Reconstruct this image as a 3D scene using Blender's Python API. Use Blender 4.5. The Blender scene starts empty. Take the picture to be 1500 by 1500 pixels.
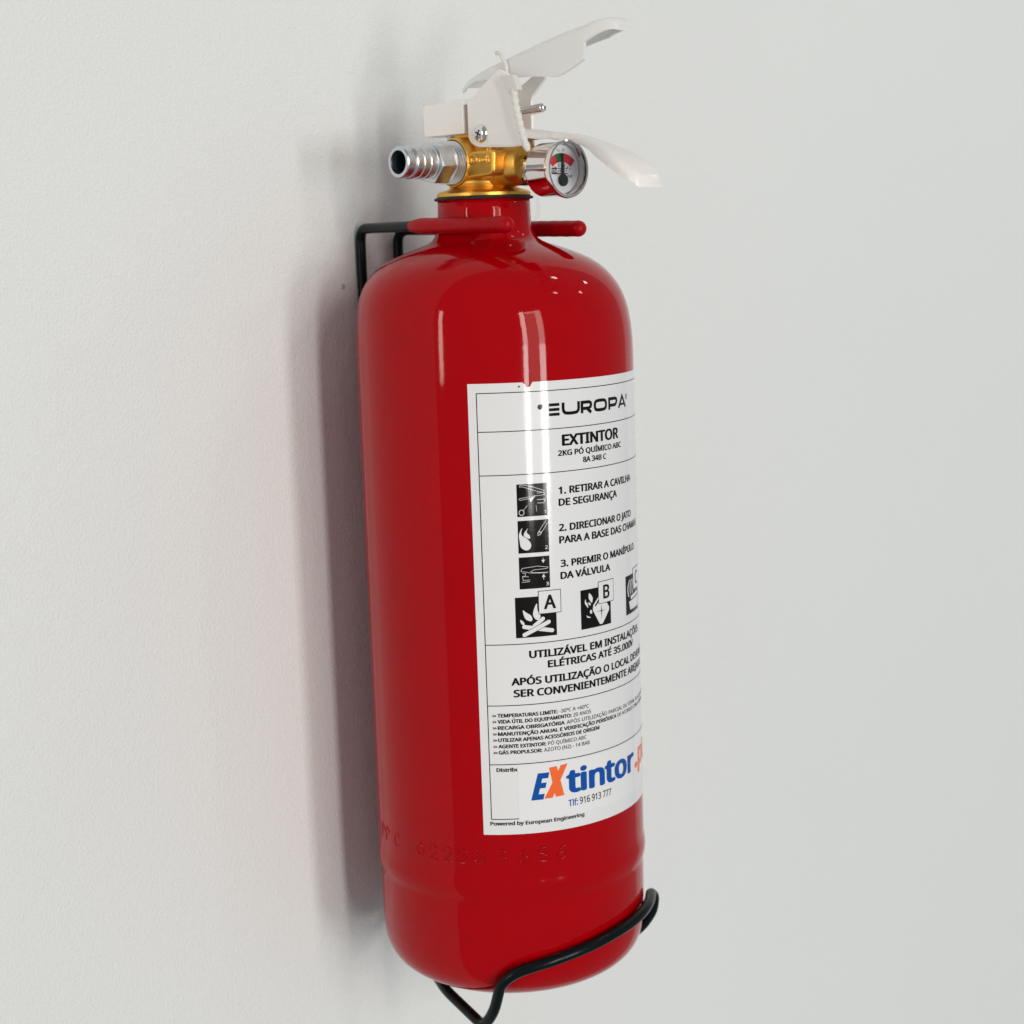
import bpy, bmesh, math, os, random
from mathutils import Vector, Matrix
random.seed(7)
S = 0.001                      # every length below is in millimetres
scene = bpy.context.scene
C = scene.collection

# ------------------------------------------------------------ camera
cd = bpy.data.cameras.new("camera")
cam = bpy.data.objects.new("camera", cd); C.objects.link(cam)
def set_camera(loc, yaw_deg, pitch, roll, flen):
    a = math.radians(yaw_deg)
    fw = Vector((math.sin(a)*math.cos(pitch), math.cos(a)*math.cos(pitch), -math.sin(pitch)))
    rt = Vector((math.cos(a), -math.sin(a), 0)); up = rt.cross(fw)
    r2 = math.cos(roll)*rt + math.sin(roll)*up
    u2 = -math.sin(roll)*rt + math.cos(roll)*up
    m = Matrix((r2, u2, -fw)).transposed().to_4x4()
    m.translation = Vector(loc)*S
    cam.matrix_world = m
    cd.sensor_width = 36; cd.lens = 36*flen/1500.0
set_camera((-471.546, -496.903, 0.0), 43.5 + math.degrees(0.0068), 0.1567, -0.0332, 2510.1)
cd.clip_start = 0.01; cd.clip_end = 50
cd.dof.use_dof = True; cd.dof.focus_distance = 0.635; cd.dof.aperture_fstop = 13.0
scene.camera = cam

# ------------------------------------------------------------ room light
w = bpy.data.worlds.new("World"); scene.world = w; w.use_nodes = True
bg = w.node_tree.nodes["Background"]
bg.inputs["Color"].default_value = (0.90, 0.96, 1.0, 1); bg.inputs["Strength"].default_value = 0.21
def area(name, loc, aim, sx, sy, radiance, col, k=1.0):
    loc = [c*k for c in loc]; aim = [c*k for c in aim]; sx *= k; sy *= k
    l = bpy.data.lights.new(name, 'AREA'); l.shape = 'RECTANGLE'; l.size = sx; l.size_y = sy
    l.energy = radiance*math.pi*sx*sy; l.color = col
    o = bpy.data.objects.new(name, l); C.objects.link(o); o.location = loc
    d = (Vector(aim)-Vector(loc)).normalized()
    zz = -d; xx = Vector((0, 0, 1)).cross(zz).normalized(); yy = zz.cross(xx)
    o.matrix_world = Matrix((xx, yy, zz)).transposed().to_4x4(); o.matrix_world.translation = Vector(loc)
    return o
WARM = (1.0, 0.91, 0.82); COOL = (1.0, 0.985, 0.96)
WIN = 1.9          # the openings below are laid out for 3 m and stand this many times farther off
# glazed door opposite the wall: two bright panes, dimmer between
area("window_light_upper", (-1.03, -3, 0.68), (-1.03, 0, 0.3), 0.22, 1.10, 17, WARM, WIN)
area("window_light_lower", (-1.03, -3, -0.20), (-1.03, 0, -0.20), 0.22, 0.66, 22, COOL, WIN)
area("window_light_upper", (-0.25, -3, 0.68), (-0.25, 0, 0.3), 0.27, 1.10, 8.5, WARM, WIN)
area("window_light_lower", (-0.25, -3, -0.20), (-0.25, 0, -0.20), 0.27, 0.66, 18, COOL, WIN)
area("window_light_head", (-0.64, -3, 1.17), (-0.64, 0, 0.5), 0.50, 0.12, 7, WARM, WIN)
area("window_light_middle", (-0.64, -3, 0.27), (-0.64, 0, 0.2), 0.46, 1.6, 2.0, WARM, WIN)
# doorway far along the wall
area("doorway_light", (-3.0, -0.14, 0.40), (0, -0.14, 0.2), 0.17, 1.30, 15, (1.0, 0.84, 0.68))
def lamp(loc, watts):
    l = bpy.data.lights.new("ceiling_lamp", 'POINT'); l.energy = watts; l.shadow_soft_size = 0.05; l.color = (1, 0.95, 0.88)
    o = bpy.data.objects.new("ceiling_lamp", l); C.objects.link(o); o.location = loc
for p in [(0.70, -0.50, 1.2), (1.60, -0.50, 1.2), (0.60, -1.30, 1.2), (1.50, -1.20, 1.2)]: lamp(p, 1.8)
vs = scene.view_settings
scene.display_settings.display_device = 'sRGB'
vs.view_transform = 'Standard'; vs.look = 'None'; vs.exposure = 0.52; vs.gamma = 1.0; vs.use_curve_mapping = False

# ------------------------------------------------------------ materials
def mat(name, col, rough=0.5, metal=0.0, coat=0.0, coat_rough=0.03, bump=0.0, bscale=200.0, bdist=0.2, var=0.0, ior=1.5,
        trans=0.0, sss=0.0, vscale=60.0, rvar=0.0, spec=0.5, coat_ior=1.5):
    m = bpy.data.materials.new(name); m.use_nodes = True
    nt = m.node_tree; b = nt.nodes["Principled BSDF"]
    b.inputs["Base Color"].default_value = (*col, 1); b.inputs["Roughness"].default_value = rough
    b.inputs["Metallic"].default_value = metal; b.inputs["IOR"].default_value = ior
    b.inputs["Coat Weight"].default_value = coat; b.inputs["Coat Roughness"].default_value = coat_rough; b.inputs["Coat IOR"].default_value = coat_ior
    b.inputs["Transmission Weight"].default_value = trans; b.inputs["Specular IOR Level"].default_value = spec
    if sss:
        b.inputs["Subsurface Weight"].default_value = sss; b.inputs["Subsurface Scale"].default_value = 0.002
        b.inputs["Subsurface Radius"].default_value = (1, 1, 1)
    tc = nt.nodes.new("ShaderNodeTexCoord")
    if bump:
        n = nt.nodes.new("ShaderNodeTexNoise"); n.inputs["Scale"].default_value = bscale; n.inputs["Detail"].default_value = 3
        nt.links.new(tc.outputs["Object"], n.inputs["Vector"])
        bp = nt.nodes.new("ShaderNodeBump"); bp.inputs["Strength"].default_value = bump; bp.inputs["Distance"].default_value = bdist*S
        nt.links.new(n.outputs["Fac"], bp.inputs["Height"])
        nt.links.new(bp.outputs["Normal"], b.inputs["Normal"])
        if coat: nt.links.new(bp.outputs["Normal"], b.inputs["Coat Normal"])
    if var:
        n2 = nt.nodes.new("ShaderNodeTexNoise"); n2.inputs["Scale"].default_value = vscale; n2.inputs["Detail"].default_value = 5
        nt.links.new(tc.outputs["Object"], n2.inputs["Vector"])
        mx = nt.nodes.new("ShaderNodeMix"); mx.data_type = 'RGBA'
        mx.inputs[6].default_value = (*[c*(1-var) for c in col], 1); mx.inputs[7].default_value = (*[min(1, c*(1+var)) for c in col], 1)
        nt.links.new(n2.outputs["Fac"], mx.inputs[0]); nt.links.new(mx.outputs[2], b.inputs["Base Color"])
        if rvar:
            mr = nt.nodes.new("ShaderNodeMapRange"); mr.inputs[1].default_value = 0.3; mr.inputs[2].default_value = 0.7
            mr.inputs[3].default_value = max(0.01, rough-rvar); mr.inputs[4].default_value = rough+rvar
            nt.links.new(n2.outputs["Fac"], mr.inputs[0]); nt.links.new(mr.outputs[0], b.inputs["Roughness"])
    return m
M = dict(
    red=mat("red_enamel", (0.36, 0.0003, 0.003), 0.5, coat=1.0, coat_ior=1.25, coat_rough=0.04, bump=0.14, bscale=230, bdist=0.07, var=0.07, spec=0.0),
    sleeve=mat("red_plastic_dip", (0.36, 0.001, 0.006), 0.38, spec=0.14, bump=0.15, bscale=300, bdist=0.15, var=0.08),
    black=mat("black_coated_wire", (0.003, 0.006, 0.007), 0.22, bump=0.3, bscale=420, bdist=0.15, var=0.3, spec=0.14),
    paper=mat("label_paper", (0.73, 0.745, 0.76), 0.4, coat=0.9, coat_rough=0.09, coat_ior=1.4, spec=0.0, bump=0.10, bscale=220, bdist=0.08, var=0.015),
    sticker=mat("sticker_paper", (0.76, 0.775, 0.79), 0.35, coat=0.8, coat_rough=0.1, spec=0.0, bump=0.08, bscale=200, bdist=0.08, var=0.01),
    ink=mat("black_ink", (0.006, 0.005, 0.005), 0.4, coat=0.7, coat_rough=0.09, coat_ior=1.4, spec=0.0, bump=0.10, bscale=220, bdist=0.08, var=0.2),
    white_ink=mat("white_print", (0.73, 0.745, 0.76), 0.4, coat=0.9, coat_rough=0.09, coat_ior=1.4, spec=0.0),
    blue=mat("blue_print", (0.002, 0.075, 0.36), 0.4, coat=0.7, coat_rough=0.1, spec=0.0, var=0.05),
    orange=mat("orange_print", (0.86, 0.15, 0.035), 0.4, coat=0.7, coat_rough=0.1, spec=0.0, var=0.05),
    brass=mat("cast_brass", (0.74, 0.42, 0.085), 0.40, metal=1.0, bump=0.5, bscale=420, bdist=0.12, var=0.14, vscale=160, rvar=0.08),
    zinc=mat("zinc_plated_steel", (0.62, 0.64, 0.66), 0.31, metal=1.0, bump=0.35, bscale=350, bdist=0.08, var=0.12, rvar=0.06),
    chrome=mat("chrome", (0.80, 0.76, 0.74), 0.07, metal=1.0, bump=0.05, bscale=150, bdist=0.08, var=0.03),
    bore=mat("dark_bore", (0.012, 0.03, 0.036), 0.6),
    white=mat("white_painted_steel", (0.87, 0.85, 0.83), 0.38, coat=0.3, coat_rough=0.1, bump=0.25, bscale=260, bdist=0.10, var=0.03),
    lever=mat("white_lever_plastic", (0.93, 0.935, 0.92), 0.28, coat=0.5, coat_rough=0.06, sss=0.3, bump=0.05, bscale=200),
    tie=mat("white_nylon", (0.84, 0.83, 0.80), 0.4, sss=0.3),
    clear=mat("clear_plastic", (0.96, 0.97, 0.97), 0.06, trans=1.0, ior=1.38),
    glass=mat("gauge_glass", (1, 1, 1), 0.0, trans=1.0, ior=1.12),
    dial=mat("dial_face", (0.88, 0.89, 0.92), 0.5),
    dgreen=mat("dial_green", (0.015, 0.13, 0.05), 0.5), dred=mat("dial_red", (0.62, 0.02, 0.03), 0.5),
    dblack=mat("dial_black", (0.015, 0.022, 0.028), 0.45),
    rubber=mat("black_rubber", (0.012, 0.01, 0.01), 0.7, bump=0.4, bscale=500),
)
def wall_mat():
    m = bpy.data.materials.new("painted_plaster"); m.use_nodes = True
    nt = m.node_tree; b = nt.nodes["Principled BSDF"]
    b.inputs["Roughness"].default_value = 0.75
    tc = nt.nodes.new("ShaderNodeTexCoord")
    n = nt.nodes.new("ShaderNodeTexNoise"); n.inputs["Scale"].default_value = 850; n.inputs["Detail"].default_value = 4; n.inputs["Roughness"].default_value = 0.65
    n2 = nt.nodes.new("ShaderNodeTexNoise"); n2.inputs["Scale"].default_value = 190; n2.inputs["Detail"].default_value = 3
    for k in (n, n2): nt.links.new(tc.outputs["Object"], k.inputs["Vector"])
    add = nt.nodes.new("ShaderNodeMath"); add.operation = 'MULTIPLY_ADD'; add.inputs[1].default_value = 0.45
    nt.links.new(n2.outputs["Fac"], add.inputs[0]); nt.links.new(n.outputs["Fac"], add.inputs[2])
    bp = nt.nodes.new("ShaderNodeBump"); bp.inputs["Strength"].default_value = 0.9; bp.inputs["Distance"].default_value = 0.7*S
    nt.links.new(add.outputs[0], bp.inputs["Height"]); nt.links.new(bp.outputs["Normal"], b.inputs["Normal"])
    n3 = nt.nodes.new("ShaderNodeTexNoise"); n3.inputs["Scale"].default_value = 6; n3.inputs["Detail"].default_value = 6
    nt.links.new(tc.outputs["Object"], n3.inputs["Vector"])
    mx = nt.nodes.new("ShaderNodeMix"); mx.data_type = 'RGBA'
    mx.inputs[6].default_value = (0.765, 0.798, 0.795, 1); mx.inputs[7].default_value = (0.793, 0.826, 0.823, 1)
    nt.links.new(n3.outputs["Fac"], mx.inputs[0]); nt.links.new(mx.outputs[2], b.inputs["Base Color"])
    return m
M['wall'] = wall_mat()
def uneven_coat(m, scale, lo, hi):
    nt = m.node_tree; b = nt.nodes["Principled BSDF"]
    tc = nt.nodes.new("ShaderNodeTexCoord"); n = nt.nodes.new("ShaderNodeTexNoise"); n.inputs["Scale"].default_value = scale; n.inputs["Detail"].default_value = 6
    mr = nt.nodes.new("ShaderNodeMapRange"); mr.inputs[1].default_value = 0.35; mr.inputs[2].default_value = 0.7; mr.inputs[3].default_value = lo; mr.inputs[4].default_value = hi
    nt.links.new(tc.outputs["Object"], n.inputs["Vector"]); nt.links.new(n.outputs["Fac"], mr.inputs[0]); nt.links.new(mr.outputs[0], b.inputs["Coat Roughness"])
uneven_coat(M['red'], 45, 0.025, 0.085)
uneven_coat(M['paper'], 60, 0.07, 0.14)
def translucent(m, fac, col):
    nt = m.node_tree; b = nt.nodes["Principled BSDF"]; out = nt.nodes["Material Output"]
    t = nt.nodes.new("ShaderNodeBsdfTranslucent"); t.inputs["Color"].default_value = (*col, 1)
    x = nt.nodes.new("ShaderNodeMixShader"); x.inputs[0].default_value = fac
    nt.links.new(b.outputs[0], x.inputs[1]); nt.links.new(t.outputs[0], x.inputs[2]); nt.links.new(x.outputs[0], out.inputs["Surface"])
translucent(M['lever'], 0.24, (0.93, 0.95, 0.94))
translucent(M['tie'], 0.3, (0.9, 0.9, 0.88))

# ------------------------------------------------------------ helpers
def obj(name, bm, m, parent=None, smooth=40, label=None, bevel=0):
    """link a bmesh given in millimetres as one mesh object"""
    bmesh.ops.scale(bm, vec=(S, S, S), verts=bm.verts)
    bmesh.ops.recalc_face_normals(bm, faces=bm.faces)
    me = bpy.data.meshes.new(name); bm.to_mesh(me); bm.free()
    if smooth:
        for p in me.polygons: p.use_smooth = True
        me.set_sharp_from_angle(angle=math.radians(smooth))
    o = bpy.data.objects.new(name, me); C.objects.link(o)
    me.materials.append(m)
    if parent is not None:
        o.parent = parent
        o.matrix_parent_inverse = PINV[0] if parent.type == 'EMPTY' else Matrix.Identity(4)
    if label: o['label'] = label
    if bevel:
        b = o.modifiers.new("bevel", 'BEVEL'); b.width = bevel*S; b.segments = 3; b.limit_method = 'ANGLE'; b.angle_limit = math.radians(35)
        b.harden_normals = False
    return o
PINV = [Matrix.Identity(4)]
def thing(name, label, cat, loc):
    o = bpy.data.objects.new(name, None); C.objects.link(o); o.location = Vector(loc)*S
    o.empty_display_size = 0.05; o['label'] = label; o['category'] = cat
    PINV[0] = Matrix.Translation(Vector(loc)*S).inverted()
    return o
def frame_of(axis):
    a = Vector(axis).normalized()
    t = Vector((0, 0, 1)) if abs(a.z) < 0.9 else Vector((1, 0, 0))
    u = t.cross(a).normalized(); v = a.cross(u)
    return a, u, v
def lathe(bm, prof, org, axis, seg=64, shift=None, closed=False, sides=None):
    a, u, v = frame_of(axis); org = Vector(org); rings = []
    for (t, r) in prof:
        c = org + a*t
        if shift: c = c + shift(t)
        if r <= 1e-6: rings.append([bm.verts.new(c)]); continue
        rings.append([bm.verts.new(c + (u*math.cos(2*math.pi*k/seg) + v*math.sin(2*math.pi*k/seg))*r) for k in range(seg)])
    pairs = list(zip(rings, rings[1:])) + ([(rings[-1], rings[0])] if closed else [])
    for A, B in pairs:
        if len(A) == 1 and len(B) == 1: continue
        for k in range(seg):
            k2 = (k+1) % seg
            if len(A) == 1: bm.faces.new((A[0], B[k], B[k2]))
            elif len(B) == 1: bm.faces.new((A[k], A[k2], B[0]))
            else: bm.faces.new((A[k], A[k2], B[k2], B[k]))
    return bm
def spline(pts, n=8):
    out = []; P = [Vector(p) for p in pts]
    Q = [P[0]*2-P[1]] + P + [P[-1]*2-P[-2]]
    for i in range(1, len(Q)-2):
        for k in range(n):
            t = k/n; p0, p1, p2, p3 = Q[i-1], Q[i], Q[i+1], Q[i+2]
            out.append(0.5*((2*p1) + (p2-p0)*t + (2*p0-5*p1+4*p2-p3)*t*t + (3*p1-p0-3*p2+p3)*t*t*t))
    out.append(P[-1]); return out
def rounded(pts, rad, n=7):
    P = [Vector(p) for p in pts]; out = [P[0]]
    for i in range(1, len(P)-1):
        a, b, c = P[i-1], P[i], P[i+1]
        r = min(rad, (a-b).length*0.45, (c-b).length*0.45)
        p, q = b+(a-b).normalized()*r, b+(c-b).normalized()*r
        for k in range(n+1):
            t = k/n; out.append((1-t)**2*p + 2*t*(1-t)*b + t*t*q)
    out.append(P[-1]); return out
def tube(bm, pts, r, seg=16, cap='round'):
    P = [Vector(p) for p in pts]
    if not callable(r): rr = r; r = lambda s: rr
    L = [0]
    for i in range(1, len(P)): L.append(L[-1]+(P[i]-P[i-1]).length)
    T = [(P[min(i+1, len(P)-1)]-P[max(i-1, 0)]).normalized() for i in range(len(P))]
    _, u, v = frame_of(T[0]); st = []
    for i in range(len(P)):
        u = (u - T[i]*u.dot(T[i])).normalized(); v = T[i].cross(u); st.append((P[i], T[i], u.copy(), v.copy(), r(L[i])))
    if cap == 'round':
        c0, t0, u0, v0, r0 = st[0]; c1, t1, u1, v1, r1 = st[-1]
        h = [math.radians(x) for x in (75, 60, 45, 30, 15)]
        st = [(c0-t0*r0*math.sin(k), t0, u0, v0, r0*math.cos(k)) for k in h] + st + [(c1+t1*r1*math.sin(k), t1, u1, v1, r1*math.cos(k)) for k in reversed(h)]
    rings = [[bm.verts.new(c + (uu*math.cos(2*math.pi*k/seg)+vv*math.sin(2*math.pi*k/seg))*ra) for k in range(seg)] for c, t, uu, vv, ra in st]
    for A, B in zip(rings, rings[1:]):
        for k in range(seg): bm.faces.new((A[k], A[(k+1) % seg], B[(k+1) % seg], B[k]))
    bm.faces.new(rings[0][::-1]); bm.faces.new(rings[-1])
    return bm
def prism(bm, poly, x0, x1, f=lambda a, b, x: (x, a, b)):
    A = [bm.verts.new(f(a, b, x0)) for a, b in poly]; B = [bm.verts.new(f(a, b, x1)) for a, b in poly]
    bm.faces.new(A[::-1]); bm.faces.new(B); n = len(poly)
    for i in range(n): bm.faces.new((A[i], A[(i+1) % n], B[(i+1) % n], B[i]))
    return bm
def round_poly(pts, rads, n=6):
    out = []; N = len(pts)
    for i in range(N):
        a, b, c = Vector(pts[i-1]), Vector(pts[i]), Vector(pts[(i+1) % N]); r = rads[i] if not isinstance(rads, (int, float)) else rads
        if r <= 0: out.append(tuple(b)); continue
        r = min(r, (a-b).length*0.49, (c-b).length*0.49)
        p, q = b+(a-b).normalized()*r, b+(c-b).normalized()*r
        for k in range(n+1):
            t = k/n; w_ = (1-t)**2*p + 2*t*(1-t)*b + t*t*q; out.append((w_.x, w_.y))
    return out
def channel(bm, st, t=1.3, rc=2.2, x0=0.0, n=5, far=None, close=True):
    """inverted-U sheet swept along stations (y, z_top, half_width, skirt_depth)"""
    rings = []
    for (y, z, wd, d, *xc) in st:
        xx = xc[0] if xc else x0; r = min(rc, wd*0.6); r2 = max(0.4, r-t); d = max(d, r+0.1)
        o = [(-wd, -d)] + [(-wd+r-r*math.cos(math.pi/2*k/n), -r+r*math.sin(math.pi/2*k/n)) for k in range(n+1)]
        i = [(-wd+t, -d)] + [(-wd+t+r2-r2*math.cos(math.pi/2*k/n), -t-r2+r2*math.sin(math.pi/2*k/n)) for k in range(n+1)]
        df = max(min(d, far), r+0.1) if far else d
        o = o + [(-a, b) for a, b in o[:0:-1]] + [(-o[0][0], -df)]
        i = i + [(-a, b) for a, b in i[:0:-1]] + [(-i[0][0], -df)]
        loop = o + i[::-1]
        rings.append([bm.verts.new((xx+a, y, z+b)) for a, b in loop])
    N = len(rings[0]); h = N//2
    for A, B in zip(rings, rings[1:]):
        for k in range(N): bm.faces.new((A[k], A[(k+1) % N], B[(k+1) % N], B[k]))
    if close: bm.faces.new(rings[-1][:h])
    for R_ in (rings[:1] if close else (rings[0], rings[-1])):
        for k in range(h-1): bm.faces.new((R_[k], R_[k+1], R_[N-2-k], R_[N-1-k]))
    return bm
def box(bm, x0, x1, y0, y1, z0, z1):
    return prism(bm, [(y0, z0), (y1, z0), (y1, z1), (y0, z1)], x0, x1)

# ------------------------------------------------------------ print on the cylinder
RL = 55.14
def flat(u, z, r): return (u, z, r)
def wrap(u, z, r): a = u/55.15; return (r*math.sin(a), -r*math.cos(a), z)
FONT = None
try:
    fp = os.path.join(bpy.utils.system_resource('DATAFILES', path='fonts'), 'NotoSansHebrew-Regular.woff2')
    if os.path.exists(fp): FONT = bpy.data.fonts.load(fp)
except Exception: FONT = None
def glyphs(s, bold):
    cu = bpy.data.curves.new("glyphs", 'FONT'); cu.body = s; cu.size = 1.0; cu.resolution_u = 4
    if FONT: cu.font = FONT
    cu.offset = bold; cu.fill_mode = 'FRONT'
    o = bpy.data.objects.new("glyphs", cu); C.objects.link(o)
    dg = bpy.context.evaluated_depsgraph_get()
    me = bpy.data.meshes.new_from_object(o.evaluated_get(dg))
    V = [v.co.copy() for v in me.vertices]; Fc = [tuple(p.vertices) for p in me.polygons]
    bpy.data.objects.remove(o); bpy.data.curves.remove(cu); bpy.data.meshes.remove(me)
    return V, Fc
_g = glyphs("H", 0.0)[0]; CAP = max(v.y for v in _g)
def add_text(bm, s, u0, u1, z, cap, r, bold=0.018, shear=0.0, place=flat, xs=None):
    """bold = ink spread in em, made of shifted copies of the regular face a few microns apart"""
    V, Fc = glyphs(s, 0.0)
    if not V: return u0
    xa, xb = min(v.x for v in V), max(v.x for v in V)
    sc = cap/(CAP+bold); kx = (u1-u0)/(xb-xa+2*bold) if u1 is not None else xs*sc
    offs = [(bold, bold*0.5)] if bold < 0.006 else [(bold, bold*0.5)] + [(bold+bold*math.cos(q*math.pi/4), bold*0.5+bold*0.6*math.sin(q*math.pi/4)) for q in range(8)]
    for i, (dx, dy) in enumerate(offs):
        vs_ = [bm.verts.new(place(u0+(v.x-xa+dx)*kx+(v.y+dy)*sc*shear, z+(v.y+dy)*sc, r+i*0.002)) for v in V]
        for f in Fc:
            try: bm.faces.new([vs_[i_] for i_ in f])
            except ValueError: pass
    return u0+(xb-xa)*kx
def wrap_mesh(bm, step=1.1):
    """split flat print until it bends, then lay it on the cylinder"""
    bmesh.ops.triangulate(bm, faces=[f for f in bm.faces if len(f.verts) > 4])
    for _ in range(7):
        es = [e for e in bm.edges if abs(e.verts[0].co.x-e.verts[1].co.x) > step]
        if not es: break
        bmesh.ops.subdivide_edges(bm, edges=es, cuts=1)
    bmesh.ops.triangulate(bm, faces=[f for f in bm.faces if len(f.verts) > 4])
    for v in bm.verts: v.co = Vector(wrap(*v.co))
    return bm
def patch(bm, quad, r, place=flat, step=1.5):
    (ax, ay), (bx, by), (cx, cy), (dx, dy) = quad     # bl, br, tr, tl
    n = max(1, int(abs(bx-ax)/step)+1); lo = []; hi = []
    for k in range(n+1):
        t = k/n; lo.append(bm.verts.new(place(ax+(bx-ax)*t, ay+(by-ay)*t, r))); hi.append(bm.verts.new(place(dx+(cx-dx)*t, dy+(cy-dy)*t, r)))
    for k in range(n): bm.faces.new((lo[k], lo[k+1], hi[k+1], hi[k]))
def rect(bm, u0, u1, z0, z1, r, **k): patch(bm, [(u0, z0), (u1, z0), (u1, z1), (u0, z1)], r, **k)
def stroke(bm, pts, wd, r, place=flat, closed=False):
    P = [Vector(p) for p in pts]; n = len(P); L = []; Rr = []
    for i in range(n):
        a = P[i-1] if (i > 0 or closed) else None; b = P[(i+1) % n] if (i < n-1 or closed) else None
        d1 = (P[i]-a).normalized() if a is not None else None; d2 = (b-P[i]).normalized() if b is not None else None
        d = ((d1 or d2)+(d2 or d1)); d = d.normalized() if d.length > 1e-6 else (d1 or d2)
        nn = Vector((-d.y, d.x)); m_ = 1.0
        if d1 is not None and d2 is not None: m_ = min(2.0, 1.0/max(0.35, nn.dot(Vector((-d1.y, d1.x)))))
        q = P[i]+nn*wd/2*m_; s_ = P[i]-nn*wd/2*m_
        L.append(bm.verts.new(place(q.x, q.y, r))); Rr.append(bm.verts.new(place(s_.x, s_.y, r)))
    for i in range(n if closed else n-1):
        j = (i+1) % n; bm.faces.new((L[i], Rr[i], Rr[j], L[j]))
def shape(bm, pts, r, place=flat):
    vs_ = [bm.verts.new(place(a, b, r)) for a, b in pts]
    f = bm.faces.new(vs_); bmesh.ops.triangulate(bm, faces=[f])
def curve2(pts, n=6, closed=True):
    P = [Vector(p) for p in pts]; N = len(P); out = []
    for i in range(N if closed else N-1):
        g = lambda k: P[k % N] if closed else P[max(0, min(N-1, k))]
        p0, p1, p2, p3 = g(i-1), g(i), g(i+1), g(i+2)
        for k in range(n):
            t = k/n; q = 0.5*((2*p1)+(p2-p0)*t+(2*p0-5*p1+4*p2-p3)*t*t+(3*p1-p0-3*p2+p3)*t**3); out.append((q.x, q.y))
    if not closed: out.append(tuple(P[-1]))
    return out

# ------------------------------------------------------------ wall
WALL_Y = 70.6
bm = bmesh.new(); prism(bm, [(-1600, -1500), (2600, -1500), (2600, 1400), (-1600, 1400)], WALL_Y, WALL_Y+60, f=lambda a, b, x: (a, x, b))
wall = obj("wall", bm, M['wall'], None, smooth=0); wall['kind'] = 'structure'; wall['label'] = 'white painted plaster wall behind the red fire extinguisher'
bm = bmesh.new(); hx, hz = -19.3, -16.4
prof = [(0, 0.0), (0.25, 0.35), (0.3, 0.7), (-0.05, 1.2)]
lathe(bm, [(0.08, 0.0), (0.08, 0.3), (0.4, 0.55), (0.3, 0.8), (-0.05, 1.3)], (hx, WALL_Y, hz), (0, -1, 0), 20)
PINV[0] = Matrix.Identity(4)
obj("plaster_pit", bm, mat("dark_plaster", (0.5, 0.44, 0.42), 0.9), wall)

# ------------------------------------------------------------ wire bracket
WIRE = 2.15
br = thing("wire_bracket", "black wire wall bracket with red dipped hooks cradling the extinguisher", "bracket", (0, WALL_Y, -305))
YW = WALL_Y-WIRE-0.15
def arc_z(th):
    T = [(-49, -282.5), (-42, -278.8), (-20, -274.5), (0, -271.6), (25, -270.3), (46, -271)]
    for (a, za), (b, zb) in zip(T, T[1:]):
        if th <= b or b == 46:
            t = (th-a)/(b-a); return za+(zb-za)*t
def cyl_pt(th, r, z): t = math.radians(th); return (r*math.sin(t), -r*math.cos(t), z)
RC = 57.4
arc = [cyl_pt(th, RC, arc_z(th)) for th in range(-44, 45, 8)]
left_leg = [(-10.2, YW, -200), (-8, YW, -262), (-7, 63, -288), (-20, 38, -300.5), (-36, 4, -302.2), (-41.6, -24.2, -306.8), (-42.2, -31.2, -298), (-43.2, -36.5, -284.8)]
right_leg = [(42.9, -40.6, -273.4), (43.2, -39.4, -280), (41.8, -35, -287.5), (37.5, -27, -295.5), (28, -4, -301.5), (20, 38, -300.5), (12, 63, -288), (9.8, YW, -262), (9.8, YW, -200)]
near_tip, far_tip = (-22.2, -31.5, 6.2), (21.2, -27.5, 4.0)
bm = bmesh.new(); tube(bm, rounded([(-22.1, 0, 6.7), (-22.0, 16, 7.0), (-10.6, YW, 7.2), (-10.2, YW, -150)], 6), WIRE, 18); obj("hook_arm", bm, M['black'], br)
bm = bmesh.new(); tube(bm, rounded([(21.2, 0, 4.6), (21.2, 14, 4.8), (9.9, YW, 6.2), (9.7, YW, -150)], 6), WIRE, 18); obj("hook_arm", bm, M['black'], br)
def sleeve_r(L):
    return lambda s: 3.15-0.85*max(0, 1-s/6.0)**1.5 if s < 6 else 3.15+0.06*math.sin(s*0.9)
bm = bmesh.new(); tube(bm, spline([(-21.0, 22.5, 7.05), (-22.0, 12, 6.9), (-22.2, 0, 6.6), (-22.2, -18, 6.4), near_tip], 6), sleeve_r(0), 20); obj("hook_sleeve", bm, M['sleeve'], br)
bm = bmesh.new(); tube(bm, spline([(20.4, 22.5, 4.9), (21.2, 12, 4.8), (21.2, 0, 4.6), (21.2, -14, 4.3), far_tip], 6), sleeve_r(0), 20); obj("hook_sleeve", bm, M['sleeve'], br)
bm = bmesh.new(); tube(bm, rounded(left_leg+arc+right_leg, 5), WIRE+0.05, 18); obj("cradle_wire", bm, M['black'], br)
bm = bmesh.new(); tube(bm, [(-10.2, YW, -148), (-10.2, YW, -202)], WIRE, 16); obj("back_wire", bm, M['black'], br)
bm = bmesh.new(); tube(bm, [(9.75, YW, -148), (9.75, YW, -202)], WIRE, 16); obj("back_wire", bm, M['black'], br)

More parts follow.
